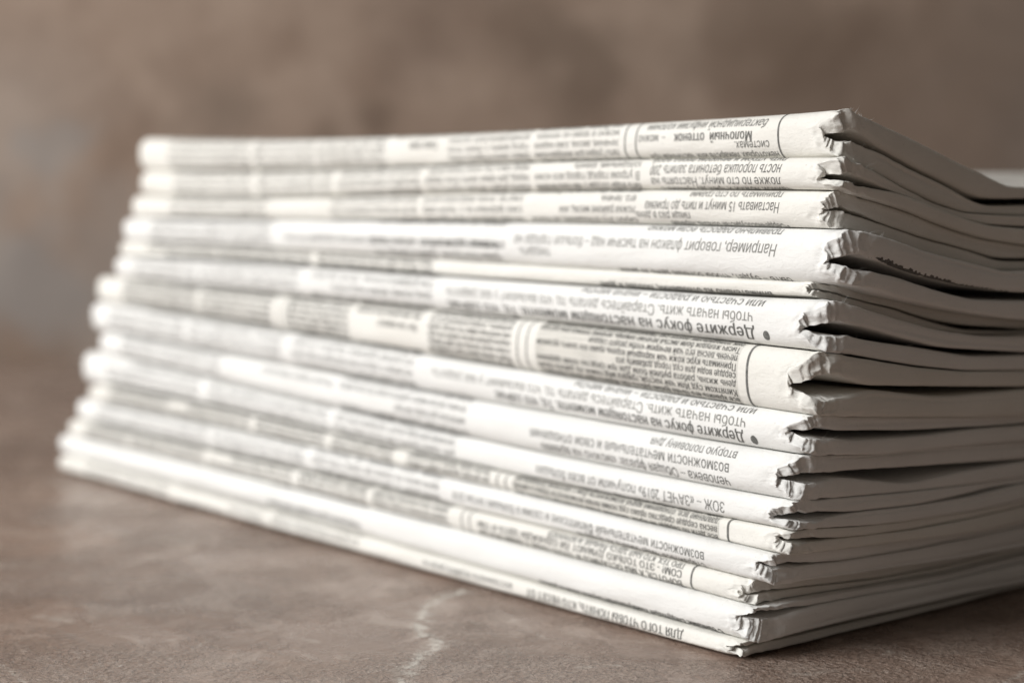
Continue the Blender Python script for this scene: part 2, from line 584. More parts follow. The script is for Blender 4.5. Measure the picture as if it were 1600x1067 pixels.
def halves(i, t, y):
    """top, underside of the upper half, top of the lower half, bottom"""
    zt = zb(i, t, y) - 0.00006
    zo = zb(i + 1, t, y) + 0.00006
    k = np.exp(-np.clip(y - YA[i], 0, 1) / 0.06)
    fu = np.interp(t, TS, FU[i]) * k + 0.485 * (1 - k)
    fl = np.interp(t, TS, FL[i]) * k + 0.515 * (1 - k)
    h = zt - zo
    mouth = MOUTH[i] * np.exp(-np.clip(y - YA[i], 0, 1) / 0.014) * np.exp(-(np.clip(t - 0.003, 0, 1) / 0.011) ** 2)
    c = 0.5 * (fu + fl)
    g = np.maximum(fl - fu, mouth)
    fu, fl = c - g / 2, c + g / 2
    return zt, zt - h * fu, zt - h * fl, zo


def face_wobble(i, y, th):
    return 0.00022 * np.sin(y * 95 + i * 1.7) + 0.00016 * np.sin(y * 37 + i * 2.9 + th) + 0.00009 * np.sin(y * 210 + 3 * th + i)


def arc_dims(i, y):
    h0 = zb(i, 0.003, y) - zb(i + 1, 0.003, y)
    rx = np.clip(0.46 * h0, 0.0018, 0.0042)
    return rx


def arc(i, th, y):
    """outer surface of the fold: th = +90 deg on top, 0 on the face, -90 deg below"""
    th, y = np.broadcast_arrays(np.asarray(th, float), np.asarray(y, float))
    rx = arc_dims(i, y)
    zt, zu, zl, zo = halves(i, rx, y)
    c, s = np.cos(th), np.sin(th)
    cc = np.abs(c) ** (2 / NEXP)
    ss = np.sign(s) * np.abs(s) ** (2 / NEXP)
    x = b_at(i, y) + rx - (rx + face_wobble(i, y, th)) * cc
    z = 0.5 * (zt + zo) + 0.5 * (zt - zo) * ss
    return x, z


# ------------------------------------------------------------------ one newspaper's body: a folded slab of pages
def body_rows(i):
    """list of (kind, value): straight depth t on top, arc angle, straight depth below"""
    far = 0.200
    ts = [far, far - 0.0006, far - 0.002, 0.19, 0.175, 0.16, 0.145, 0.13] + list(np.arange(0.12, 0.0299, -0.0025)) + list(np.arange(0.0285, 0.0099, -0.0012)) + list(np.arange(0.0094, 0.00439, -0.0004))
    th = list(np.radians(np.linspace(90, -90, 55)))
    return [('U', t) for t in ts] + [('A', a) for a in th] + [('L', t) for t in reversed(ts)]


NEARP = {}
_g = random.Random(77)
# where the edge of each half shows a line between two bundles of pages: (angle round the edge, depth)
GROOVE = [[[(_g.uniform(1.1, 2.1), _g.uniform(0.25, 0.55))] if _g.random() < (0.75 if i_ >= 9 else 0.45) else [] for h_ in range(2)] for i_ in range(15)]


def build_body(i, root, mat):
    ya, yb = YA[i], YB[i]
    rows = body_rows(i)
    near = np.concatenate([np.arange(0, 0.006, 0.0003), np.arange(0.006, 0.02, 0.0011), np.arange(0.02, 0.05, 0.003)])
    yo = np.concatenate([near, np.arange(0.0505, (yb - ya) - 0.004, 0.0062), [(yb - ya) - 0.0025, (yb - ya) - 0.001, (yb - ya)]])
    yo = np.unique(np.round(yo, 7))
    yo = yo[np.concatenate([[True], np.diff(yo) > 0.00012])]
    ny = len(yo)
    PH = 23                                        # points round the near and far edges
    ph = np.linspace(0, pi, PH + 2)[1:-1]
    seed = Vector((i * 3.17, i * 1.31, i * 0.77))
    ring = 2 * ny + 2 * PH
    V = np.zeros((len(rows), ring, 3))
    Wc = np.zeros((len(rows), ring))
    for r, (kind, val) in enumerate(rows):
        # ragged near edge: the fold is drawn in at mid height
        if kind == 'A':
            rel = sin(val)
            nt = NOTCH[i] * 0.001 * math.exp(-(abs(rel) / 0.66) ** 3.2) * 0.78
            t_here = 0.002
        else:
            t_here = val
            nt = NOTCH[i] * 0.001 * 0.05 * math.exp(-val / 0.004) * 0
        sgn = 1 if kind == 'U' else (-1 if kind == 'L' else sin(val))
        rag = 0.0009 * mnoise.noise(Vector((val * 60 if kind != 'A' else val * 2.0, sgn * 2.0, 5)) + seed)
        wav = 0.0007 * mnoise.noise(Vector((t_here * 38, sgn * 3.1, 1.5)) + seed) if kind != 'A' else 0
        shift = (0.0016 if sgn > 0 else -0.0006) * mnoise.noise(Vector((7.7, 0.2, 9.1 + i * 2.3))) if kind != 'A' else 0
        shift *= min(1, t_here / 0.02)
        if kind == 'A':
            jag = (0.0011 * mnoise.noise(Vector((val * 5.0, sgn, 11)) + seed) + 0.0006 * mnoise.noise(Vector((val * 17.0, sgn, 21)) + seed)) * cos(val) ** 0.5
        else:
            jag = 0
        y0 = ya + nt + rag * (1.0 if kind == 'A' else 0.25 + 0.75 * math.exp(-(t_here / 0.006) ** 2)) + wav + shift + jag
        y = y0 + yo * ((yb - y0) / (yb - ya))
        rx = arc_dims(i, y)
        taper = np.clip((y - y0) / 0.016, 0, 1)
        h0 = zb(i, 0.004, y) - zb(i + 1, 0.004, y)
        wall = 0.0009 + (0.34 * h0 - 0.0009) * (taper ** 0.7)
        wall = np.minimum(wall, rx + 0.0006)
        if kind == 'A':
            xo, zo_ = arc(i, val, y)
            xs = rx + 0.0008
            zt, zu, zl, zo = halves(i, xs, y)
            xi = b_at(i, y) + xs - (xs - wall) * np.cos(val)
            zi = 0.5 * (zu + zl) + 0.5 * (zu - zl) * np.sin(val)
        else:
            t = np.maximum(val, rx + 0.00002)
            zt, zu, zl, zo = halves(i, t, y)
            xo = b_at(i, y) + t
            zo_ = zt if kind == 'U' else zo
            xi = b_at(i, y) + np.maximum(t, rx + 0.0009)
            zi = zu if kind == 'U' else zl
            endt = min(1.0, (0.200 - val) / 0.002) ** 0.5        # closes the loose back edge
            zm_ = 0.5 * (zo_ + zi)
            hf = 0.5 * (zo_ - zi) * (0.35 + 0.65 * endt)
            zo_, zi = zm_ + hf, zm_ - hf
        O = np.stack([xo, y, zo_], 1)
        I = np.stack([xi, y, zi], 1)
        cN, cF = 0.5 * (O[0] + I[0]), 0.5 * (O[-1] + I[-1])
        hN, hF = 0.5 * (O[0] - I[0]), 0.5 * (O[-1] - I[-1])
        thick = np.linalg.norm(hN) * 2
        bulge = 0.00035 if kind == 'A' else 0.00035 + (0.30 * thick - 0.00035) * min(1, (t_here - 0.003) / 0.007 if t_here > 0.003 else 0)
        e = 2 / 3.3
        gr = np.zeros(PH)
        if kind != 'A':
            for g_, (pos, dep) in enumerate(GROOVE[i][0 if kind == 'U' else 1]):
                pc = pos + 0.28 * mnoise.noise(Vector((t_here * 22, g_ * 3.3, sgn)) + seed)
                fd = dep * min(1, max(0, (t_here - 0.007) / 0.012)) * (0.75 + 0.6 * mnoise.noise(Vector((t_here * 35, g_ + 4.4, sgn)) + seed))
                gr += fd * np.exp(-((ph - pc) / 0.16) ** 2)
        near_pts = [cN - hN * np.sign(cos(p)) * abs(cos(p)) ** e + np.array([0, -bulge * abs(sin(p)) ** e * (1 - gr[q_]), 0]) for q_, p in enumerate(ph)]
        far_pts = [cF + hF * np.sign(cos(p)) * abs(cos(p)) ** e + np.array([0, 0.45 * np.linalg.norm(hF) * 2 * abs(sin(p)) ** e, 0]) for p in ph]
        P = np.concatenate([O, np.array(far_pts), I[::-1], np.array(near_pts)])
        V[r] = P
        tt = P[:, 0] - b_at(i, P[:, 1])
        dy = np.maximum(P[:, 1] - y0, 0)
        edge = np.exp(-(dy / 0.0026) ** 2) * np.exp(-(np.maximum(tt - 0.004, 0) / 0.006) ** 2)
        Wc[r] = edge
        # faint creases along the near edge
        Wc[r] = np.maximum(Wc[r], 0.20 * np.exp(-(dy / 0.0022) ** 2) * np.exp(-(tt / 0.05) ** 2))
    NEARP[i] = [(k, v_, V[r_, 2 * ny + PH:].copy()) for r_, (k, v_) in enumerate(rows) if k == 'U']
    # crumple the torn corner
    flat = V.reshape(-1, 3)
    w = np.clip(Wc.reshape(-1) - 0.015, 0, 1)
    for k in np.nonzero(w > 0)[0]:
        p = Vector(flat[k])
        q = p * 300 + seed
        q2 = p * 800 + seed
        n1, n2 = mnoise.noise_vector(q), mnoise.noise_vector(q2)
        d = Vector((abs(n1.x) - 0.25, abs(n1.y) - 0.25, n1.z * 0.6)) * 0.0009 + Vector((abs(n2.x) - 0.25, abs(n2.y) - 0.25, n2.z * 0.5)) * 0.00042
        flat[k] += np.array(d) * w[k]
    nr = len(rows)
    faces = []
    rowtag = [k for k, _ in rows]
    idx = np.arange(nr * ring).reshape(nr, ring)
    for r in range(nr - 1):
        for k in range(ring):
            k2 = (k + 1) % ring
            faces.append((int(idx[r, k]), int(idx[r, k2]), int(idx[r + 1, k2]), int(idx[r + 1, k])))
    # loose back edges
    for r, flip in ((0, False), (nr - 1, True)):
        for k in range(ny - 1):
            a, b2 = idx[r, k], idx[r, k + 1]
            c2, d2 = idx[r, 2 * ny + PH - 1 - (k + 1)], idx[r, 2 * ny + PH - 1 - k]
            f = (int(a), int(b2), int(c2), int(d2))
            faces.append(f if flip else tuple(reversed(f)))
    full = bpy.data.meshes.new('tmp')
    full.from_pydata(flat.tolist(), [], faces)
    full.update()
    nrm = np.zeros(len(full.vertices) * 3)
    full.vertices.foreach_get('normal', nrm)
    nrm = nrm.reshape(-1, 3)
    ctr = flat.mean(0)
    face_k = idx[rowtag.index('A') + 27, ny // 2]
    flipn = nrm[face_k][0] > 0
    bpy.data.meshes.remove(full)
    if flipn:
        nrm = -nrm
        faces = [tuple(reversed(f)) for f in faces]
    # split into the fold and the two halves
    cutU = max(r for r, (k, v) in enumerate(rows) if k == 'U' and v > 0.0125)
    cutL = min(r for r, (k, v) in enumerate(rows) if k == 'L' and v > 0.0125)
    base = np.array(root.location)
    for name, r0, r1 in (('upper_half', 0, cutU), ('spine_fold', cutU, cutL), ('lower_half', cutL, nr - 1)):
        lo, hi = r0 * ring, (r1 + 1) * ring
        fs = [tuple(q - lo for q in f) for f in faces if all(lo <= q < hi for q in f)]
        o = mesh_obj(name, flat[lo:hi] - base, fs, mat, root)
        o.data.normals_split_custom_set_from_vertices([tuple(v) for v in nrm[lo:hi]])
        if name == 'spine_fold':
            keep = o
    return keep


# ------------------------------------------------------------------ print on the fold
class Fold:
    """arc-length map of the folded face: (distance along the fold, height s from its middle) -> surface point"""
    def __init__(self, i):
        self.i = i
        th = np.radians(np.linspace(-90, 90, 121))
        ym = 0.5 * (YA[i] + YB[i])
        self.th = th
        self.tab = []
        self.ys = np.linspace(YA[i], YB[i], 9)
        for y in self.ys:
            x, z = arc(i, th, y)
            s = np.concatenate([[0], np.cumsum(np.hypot(np.diff(x), np.diff(z)))])
            s -= np.interp(0.0, th, s)
            self.tab.append(s)
        self.tab = np.array(self.tab)
        self.smax = float(self.tab[:4, -1].mean())
        self.smin = float(self.tab[:4, 0].mean())

    def place(self, y, s, lift):
        i = self.i
        # table between the sample sections
        f = np.clip((y - self.ys[0]) / (self.ys[-1] - self.ys[0]) * (len(self.ys) - 1), 0, len(self.ys) - 1.001)
        k = f.astype(int)
        f = f - k
        th = np.zeros_like(s)
        over = np.zeros_like(s)
        for kk in np.unique(k):
            sel = k == kk
            for q, wt in ((kk, 1 - f[sel]), (kk + 1, f[sel])):
                th[sel] += wt * np.interp(s[sel], self.tab[q], self.th)
                over[sel] += wt * (np.maximum(s[sel] - self.tab[q][-1], 0) + np.minimum(s[sel] - self.tab[q][0], 0))
        x, z = arc(i, th, y)
        e = 0.01
        x2, z2 = arc(i, np.clip(th + e, -pi / 2, pi / 2), y)
        x1, z1 = arc(i, np.clip(th - e, -pi / 2, pi / 2), y)
        tx, tz = x2 - x1, z2 - z1
        ln = np.maximum(np.hypot(tx, tz), 1e-9)
        nx, nz = -tz / ln, tx / ln
        # past the fold the print runs on along the flat page
        rx = arc_dims(i, y)
        t = rx + np.abs(over)
        zt, zu, zl, zo = halves(i, t, y)
        top, bot = over > 1e-9, over < -1e-9
        x = np.where(top | bot, b_at(i, y) + t, x)
        z = np.where(top, zt, np.where(bot, zo, z))
        nx = np.where(top | bot, 0, nx)
        nz = np.where(top, 1, np.where(bot, -1, nz))
        return np.stack([x + nx * lift, y, z + nz * lift], 1)


WORDS = ('в и на с по не для что как или при это так чтобы можно если они все его нужно день воды сока масла листья кожи '
         'настой травы корень ложки стакан минут утром вечером перед едой после пить смесь мёд лимон чеснок сироп чай боли '
         'организм сердце сосуды давление печень желудок здоровье лечение помощь врача средство рецепт народный добавить '
         'залить кипятком процедить принимать хранить холодильник недели месяц курс повторить сила сон жизнь время работа '
         'радость возможности отношения человек дети семья дом огород рассада семена почва полив урожай грядка теплица '
         'погода весна лето осень зима город область районе новый год рублей тысяч закон право суд договор пенсия').split()


def filler(n):
    out = []
    ln = 0
    while ln < n:
        w = random.choice(WORDS)
        if random.random() < 0.10:
            w = w.capitalize()
        if random.random() < 0.12:
            w += random.choice([',', ',', '.'])
        out.append(w)
        ln += len(w) + 1
    return ' '.join(out)


def spline_points(sp):
    """sampled outline of one closed spline of a letter"""
    out = []
    if sp.type == 'BEZIER':
        pts = sp.bezier_points
        n = len(pts)
        for k in range(n):
            a, b = pts[k], pts[(k + 1) % n]
            p0, p1, p2, p3 = a.co.xy, a.handle_right.xy, b.handle_left.xy, b.co.xy
            straight = abs((p1 - p0).cross(p3 - p0)) < 1e-6 and abs((p2 - p0).cross(p3 - p0)) < 1e-6
            for q in ((0.0,) if straight else (0.0, 0.33, 0.67)):
                u = 1 - q
                out.append(p0 * u ** 3 + p1 * 3 * u * u * q + p2 * 3 * u * q * q + p3 * q ** 3)
    else:
        out = [p.co.xy for p in sp.points]
    res = []
    for p in out:
        if not res or (p - res[-1]).length > 1e-5:
            res.append(p)
    return res


def winding(p, poly):
    w = 0
    for a, b in zip(poly, poly[1:] + poly[:1]):
        side = (b.x - a.x) * (p.y - a.y) - (p.x - a.x) * (b.y - a.y)
        if a.y <= p.y < b.y and side > 0:
            w += 1
        elif b.y <= p.y < a.y and side < 0:
            w -= 1
    return w


def outlines(body):
    cu = bpy.data.curves.new('lettering', 'FONT')
    cu.body = body
    cu.size = 1.0
    ob = bpy.data.objects.new('lettering', cu)
    C.objects.link(ob)
    dg = bpy.context.evaluated_depsgraph_get()
    res = [spline_points(sp) for sp in ob.evaluated_get(dg).to_curve(dg).splines]
    bpy.data.objects.remove(ob)
    bpy.data.curves.remove(cu)
    return [r for r in res if len(r) > 2]


from mathutils.geometry import delaunay_2d_cdt
glyphs = {}
BAR = None


def glyph(ch):
    """(verts, tris, layer of each vertex, advance) of one letter, one unit high"""
    global BAR
    if ch in glyphs:
        return glyphs[ch]
    if BAR is None:
        BAR = min(p.x for p in outlines('|')[0])
    both = outlines(ch + '|')
    bar = max(both, key=lambda r: min(p.x for p in r))
    adv = min(p.x for p in bar) - BAR
    loops = outlines(ch) if ch != ' ' else []
    if ch == '•':
        loops = [[Vector((0.22 + 0.15 * cos(a), 0.34 + 0.15 * sin(a))) for a in np.linspace(0, 2 * pi, 20, endpoint=False)]]
    V_, F_, L_ = [], [], []
    if loops:
        pts, edges = [], []
        for r in loops:
            b0 = len(pts)
            pts += r
            edges += [(b0 + k, b0 + (k + 1) % len(r)) for k in range(len(r))]
        cv, ce, cf, _, _, _ = delaunay_2d_cdt([Vector(p) for p in pts], edges, [], 0, 1e-6)
        bm = bmesh.new()
        vs = [bm.verts.new((p.x, p.y, 0)) for p in cv]
        for t in cf:
            c = (cv[t[0]] + cv[t[1]] + cv[t[2]]) / 3
            if sum(winding(c, r) for r in loops) != 0:
                bm.faces.new([vs[q] for q in t])
        for h in (-0.1, 0.0, 0.09, 0.18, 0.27, 0.36, 0.45, 0.54, 0.63):
            bmesh.ops.bisect_plane(bm, geom=bm.verts[:] + bm.edges[:] + bm.faces[:], plane_co=(0, h, 0), plane_no=(0, 1, 0), dist=1e-5)
        bmesh.ops.triangulate(bm, faces=bm.faces[:])
        bm.verts.index_update()
        V_ = [(q.co.x, q.co.y) for q in bm.verts]
        L_ = [0] * len(V_)
        for fc in bm.faces:
            ids = [q.index for q in fc.verts]
            a, b, c = (V_[q] for q in ids)
            if (b[0] - a[0]) * (c[1] - a[1]) - (b[1] - a[1]) * (c[0] - a[0]) < 0:
                ids.reverse()
            F_.append(ids)
        bm.free()
    glyphs[ch] = (np.array(V_, float).reshape(-1, 2), np.array(F_, int).reshape(-1, 3), np.array(L_, float), adv)
    return glyphs[ch]


def text_mesh(body, bold, italic):
    """flat lettering one unit high: verts (x, y, layer) and triangles"""
    vs, fs, n, x = [], [], 0, 0.0
    for ch in body:
        v, f, la, adv = glyph(ch)
        for k in range(2 if bold else 1):
            if len(v):
                sh = v[:, 1] * (0.25 if italic else 0.0)
                vs.append(np.stack([v[:, 0] + x + sh + k * 0.045, v[:, 1], la + k * 3], 1))
                fs.append(f + n)
                n += len(v)
        x += adv + (0.03 if bold else 0)
    if not vs:
        return np.zeros((0, 3)), np.zeros((0, 3), int)
    return np.concatenate(vs), np.concatenate(fs)


class Print:
    def __init__(self, i, root):
        self.fold = Fold(i)
        self.root = root
        self.lim = 0.0035
        self.lift = 0.00005
        self.i = i
        self.v, self.f, self.n = [], [], 0

    def ypx(self, px):
        return float(hit(px, 0.5 * (MIDR[self.i] + MIDL[self.i]) if False else MIDR[self.i] + (MIDL[self.i] - MIDR[self.i]) * (LIP[self.i] - px) / (LIP[self.i] - LEFT[self.i]), 0, BN[self.i] + 0.0002)[1])

    def line(self, *a, soft=False, **k):
        self.type(*a, **k)
        self.flush('text_line', INK_SOFT if soft else INK)

    def type(self, s_mm, body, y_start, size_mm, width_m=None, bold=False, italic=False, squeeze=0.82):
        """a line of type, upside down as the paper lies: it runs away from the near end, letter tops pointing down"""
        v, f = text_mesh(body, bold, italic)
        if len(v) == 0:
            return
        x, yy = v[:, 0] * size_mm * 0.001 * squeeze, v[:, 1] * size_mm * 0.001
        w = x.max()
        if width_m is not None:
            k = width_m / w
            if k < 1.25:
                x = x * k
        y = y_start + x
        s = s_mm * 0.001 - yy
        ok = y.max() < YB[self.i] - 0.003
        if not ok:
            keep = (y < YB[self.i] - 0.004)
            f = f[keep[f].all(1)]
        lim = self.lim
        inside = (s > self.fold.smin - lim) & (s < self.fold.smax + lim)
        f = f[inside[f].all(1)]
        if len(f) == 0:
            return
        p = self.fold.place(y, s, self.lift + v[:, 2] * 0.000007)
        self.v.append(p)
        self.f.append(f[:, ::-1] + self.n)
        self.n += len(p)

    def flush(self, name, mat):
        if not self.v:
            return
        v = np.concatenate(self.v) - np.array(self.root.parent.location)
        f = np.concatenate(self.f)
        used, inv = np.unique(f.reshape(-1), return_inverse=True)
        mesh_obj(name, v[used], [tuple(q) for q in inv.reshape(-1, 3).tolist()], mat, self.root)
        self.v, self.f, self.n = [], [], 0

    def patch(self, name, root, y0, y1, s0, s1, lift, mat, ny=2):
        ss = np.linspace(s0, s1, 40)
        ys = np.linspace(y0, y1, ny)
        Y, S = np.meshgrid(ys, ss)
        p = self.fold.place(Y.reshape(-1), S.reshape(-1), lift) - np.array(root.location)
        n = ny
        fs = [(r * n + k, (r + 1) * n + k, (r + 1) * n + k + 1, r * n + k + 1) for r in range(39) for k in range(n - 1)]
        return mesh_obj(name, p, fs, mat, self.root)

    def rule(self, root, y, width_mm=0.42):
        self.patch('column_rule', root, y - width_mm * 0.0005, y + width_mm * 0.0005, self.fold.smin - 0.003, self.fold.smax + 0.003, 0.00005, INK)


def set_columns(pr, cols, size, pitch, phase, skip=(), bold=False, italic_p=0.0):
    """running text: each column is (px of its right edge, px of its left edge)"""
    for ci, (pa, pb) in enumerate(cols):
        ya, yb = pr.ypx(pa), pr.ypx(pb - 5)
        w = yb - ya
        n = w * 1000 / (size * 0.82 * 0.60)
        s = pr.fold.smin * 1000 - 2 + phase
        ln = 0
        while s < pr.fold.smax * 1000 + 3:
            if (ci, ln) not in skip and ci not in skip:
                if random.random() < 0.07:
                    k = random.uniform(0.3, 0.8)
                    pr.type(s, filler(n * k), ya, size, None, size < 2.25, False)
                else:
                    pr.type(s, filler(n), ya, size, w, size < 2.25, random.random() < italic_p)
            s += pitch
            ln += 1
        pr.flush('text_column', INK_COL)


# stock, label
INFO = [
    ('ivory', 'topmost ivory newspaper of the stack, its fold showing a bold line and column rules'),
    ('ivory', 'ivory folded newspaper lying directly under the topmost one'),
    ('ivory', 'ivory newspaper third from the top, above a thick whiter one'),
    ('white', 'thick white newspaper fourth from the top, fold mostly blank with one faint line'),
    ('ivory', 'thinnest newspaper of the stack, a narrow ivory strip between two thick white ones'),
    ('white', 'white newspaper with bullet and bold line, directly below the thinnest one'),
    ('ivory', 'thickest newspaper, ivory, its fold with grey panel of small print and column rules'),
    ('white', 'white newspaper with bullet and bold line, directly below the thickest one'),
    ('white', 'white newspaper with two lines of large type, ninth from the top'),
    ('white', 'white newspaper with one line of capitals along its fold, tenth from the top'),
    ('ivory', 'ivory newspaper with grey panel and column rules, fifth from the table'),
    ('white', 'white newspaper with grey text on its fold, fourth from the table'),
    ('ivory', 'slim ivory newspaper with sharp small capitals and column rule, third from the table'),
    ('white', 'nearly blank white newspaper second from the table, a smudged line along its lower edge'),
    ('ivory', 'bottom newspaper of the stack lying on the table, capitals along its fold'),
]

for i in range(NP):
    stock, label = INFO[i]
    root = bpy.data.objects.new('folded_newspaper', None)
    C.objects.link(root)
    root.location = (BN[i], YA[i], float(zb(i + 1, 0.01, YA[i])))
    root.empty_display_size = 0.02
    root['label'] = label
    root['category'] = 'newspaper'
    root['group'] = 'newspapers stacked on the table'
    fold_part = build_body(i, root, PAPER[stock])
    pr = Print(i, fold_part)
    Y = pr.ypx
    top, bot = pr.fold.smax * 1000, pr.fold.smin * 1000
    if i == 0:
        pr.rule(root, Y(1216)); pr.rule(root, Y(988)); pr.rule(root, Y(970))
        pr.line(3.9, 'бактерицидной инфузии колонии', Y(1197), 2.9, Y(1003) - Y(1197), italic=True)
        pr.line(1.3, 'Молочный  оттенок', Y(1176), 2.8, Y(1050) - Y(1176), bold=True)
        pr.line(1.3, '–  можно', Y(1036), 2.6, Y(992) - Y(1036))
        pr.line(-0.7, 'системах.', Y(1202), 2.4)
        pr.line(-3.0, 'некоторых лекарств или частичной при', Y(1212), 2.4, Y(1006) - Y(1212))
        pr.line(-5.0, 'нормального пищеварения и сна', Y(1222), 2.4, Y(1010) - Y(1222))
        set_columns(pr, [(960, 832), (818, 690)], 2.3, 2.2, 0.3)
        pr.line(2.2, 'Сила трав', Y(668), 2.8, bold=True)
        set_columns(pr, [(585, 480), (470, 380), (368, 240)], 2.3, 2.2, 0.9)
        set_columns(pr, [(682, 600)], 2.3, 2.2, 0.3, skip=((0, 3), (0, 4), (0, 5)))
        page = Print(0, [o for o in root.children if o.name.startswith('upper_half')][0])
        page.lim, page.lift = 0.3, 0.00014
        c0, c1, nc = YA[0] + 0.014, YB[0] - 0.014, 5
        cw = (c1 - c0) / nc
        for q in range(nc):
            sq = top + 4.5
            while sq < 186:
                page.type(sq, filler(cw * 1000 * 0.94 / (2.7 * 0.82 * 0.6)), c0 + q * cw, 2.7, cw * 0.93)
                sq += 3.3
            page.flush('text_column', INK_COL)
    elif i == 1:
        pr.line(1.9, 'ность порошка бетонита залить 200'[::1], Y(1222), 3.1, Y(1008) - Y(1222), italic=True)
        pr.line(-0.7, 'ложке по сто минут. Настоять на', Y(1220), 2.6, Y(1012) - Y(1222))
        pr.line(-2.9, 'чайной ложки и трёх до приёма с', Y(1230), 2.4, Y(1020) - Y(1230))
        pr.line(4.2, 'пить утром и вечером перед едой', Y(1222), 2.6, Y(1008) - Y(1222))
        set_columns(pr, [(992, 830), (815, 655), (640, 510), (495, 380), (365, 245)], 2.5, 2.4, 0.5)
    elif i == 2:
        pr.line(1.3, 'Настаивать 15 минут и пить до приема', Y(1218), 2.9, Y(1005) - Y(1218), italic=True)
        pr.line(-0.9, 'пищи раз в день.', Y(1075), 2.5)
        pr.line(-3.1, '• Сердечнососудистая болезнь, нервные', Y(1225), 2.5, Y(1040) - Y(1225))
        pr.line(3.8, 'принимать по сто грамм', Y(1218), 2.6, Y(1005) - Y(1218))
        set_columns(pr, [(990, 825), (808, 655), (640, 505), (398, 250)], 2.5, 2.5, 0.4)
    elif i == 3:
        pr.line(2.2, 'Например, говорит флакон на тысячи над – больше города на', Y(1213), 3.4, Y(795) - Y(1213), italic=True, soft=True)
        pr.line(-0.6, 'твердит».', Y(850), 3.0, soft=True)
        pr.line(-4.6, 'быть – будет, чтобы больше день за днём', Y(1228), 3.0, Y(830) - Y(1228))
        pr.line(6.0, 'правильно радость если можно', Y(1213), 3.0, Y(1000) - Y(1213))
        set_columns(pr, [(772, 572)], 3.0, 2.9, 1.4, skip=((0, 4),))
        set_columns(pr, [(780, 430)], 3.0, 9.0, 1.2)
        set_columns(pr, [(402, 215)], 2.8, 2.8, 1.2)
    elif i == 4:
        pr.line(-0.8, 'внимательно из отношений, любовь и долг', Y(1205), 2.7, Y(930) - Y(1205), bold=True)
        set_columns(pr, [(665, 485), (470, 330), (320, 215)], 2.1, 1.9, 0.6)
    elif i == 5:
        pr.line(-0.2, '•', Y(1205), 7.0)
        pr.line(-1.2, 'Держите фокус на настоящем моменте. То, что сейчас', Y(1180), 3.5, Y(690) - Y(1180), bold=True)
        pr.line(1.9, 'чтобы начать жить. Старайтесь делать то, что вызывает у вас радость', Y(1178), 3.3, Y(690) - Y(1178), soft=True)
        pr.line(4.9, 'или счастью и радости – иначе мечты', Y(1190), 3.0, Y(900) - Y(1190))
        set_columns(pr, [(668, 478), (455, 300), (290, 200)], 2.8, 2.9, 0.6)
    elif i == 6:
        pr.patch('tint_panel', root, Y(1150), Y(830), bot * 0.001 - 0.002, top * 0.001 + 0.002, 0.00002, TINT, 30)
        pr.rule(root, Y(1165), 0.6); pr.rule(root, Y(816)); pr.rule(root, Y(801)); pr.rule(root, Y(432)); pr.rule(root, Y(420))
        set_columns(pr, [(1148, 838)], 2.0, 1.75, 0.4)
        set_columns(pr, [(790, 665), (408, 300), (288, 175)], 2.0, 1.8, 0.4)
        pr.line(2.0, 'Вот так помогут', Y(642), 2.6, Y(552) - Y(642), bold=True)
        set_columns(pr, [(645, 545)], 2.0, 1.8, 0.4, skip=((0, 4), (0, 5), (0, 6), (0, 7)))
        set_columns(pr, [(530, 440)], 2.0, 1.8, 0.6)
    elif i == 7:
        pr.line(0.1, '•', Y(1185), 7.0)
        pr.line(-0.9, 'Держите фокус на настоящем моменте. То, что сейчас', Y(1163), 3.4, Y(670) - Y(1163), bold=True)
        pr.line(1.9, 'чтобы начать жить. Старайтесь делать то, что вызывает у вас радость', Y(1167), 3.2, Y(670) - Y(1167), soft=True)
        pr.line(4.6, 'или счастью и радости – иначе мечты', Y(1175), 2.9, Y(890) - Y(1175))
        set_columns(pr, [(640, 455), (432, 290), (278, 165)], 2.7, 2.8, 0.6)
    elif i == 8:
        pr.line(1.2, 'возможности мечтательные и свои отношения', Y(1140), 3.3, Y(742) - Y(1140))
        pr.line(-1.7, 'человека – Общая фраза: «можно на время»', Y(1140), 3.3, Y(742) - Y(1140))
        pr.line(4.0, 'вторую половину дня', Y(1148), 2.9, Y(950) - Y(1148))
        set_columns(pr, [(722, 525), (330, 180)], 2.8, 2.9, 0.7)
        pr.line(3.0, 'большие города и новые дороги', Y(510), 2.8, Y(345) - Y(510))
    elif i == 9:
        pr.line(0.6, 'ЗОЖ – «ЗАЧЕТ 2019» получили от всех больших', Y(1133), 3.1, Y(742) - Y(1133))
        pr.line(-2.6, 'и в этом году впервые', Y(1030), 2.8, Y(735) - Y(1030))
        set_columns(pr, [(705, 520), (505, 320), (300, 160)], 2.6, 2.7, 0.8)
    elif i == 10:
        pr.patch('tint_panel', root, Y(1122), Y(800), bot * 0.001 - 0.002, top * 0.001 + 0.002, 0.00002, TINT, 30)
        pr.rule(root, Y(1136), 0.55); pr.rule(root, Y(789)); pr.rule(root, Y(776))
        set_columns(pr, [(1120, 806)], 2.0, 1.75, 0.6)
        set_columns(pr, [(764, 640), (612, 520), (505, 400), (385, 270), (260, 170)], 2.0, 1.8, 0.2)
    elif i == 11:
        pr.line(0.7, 'возможности мечтательный Филиппские и своим в больших летом 2018', Y(1103), 3.0, Y(705) - Y(1103))
        pr.line(-1.8, 'старайтесь чаще бывать на воздухе', Y(1100), 2.7, Y(800) - Y(1100))
        set_columns(pr, [(682, 490), (470, 330), (318, 150)], 2.6, 2.6, 0.4)
    elif i == 12:
        pr.rule(root, Y(1081), 0.5); pr.rule(root, Y(734)); pr.rule(root, Y(722))
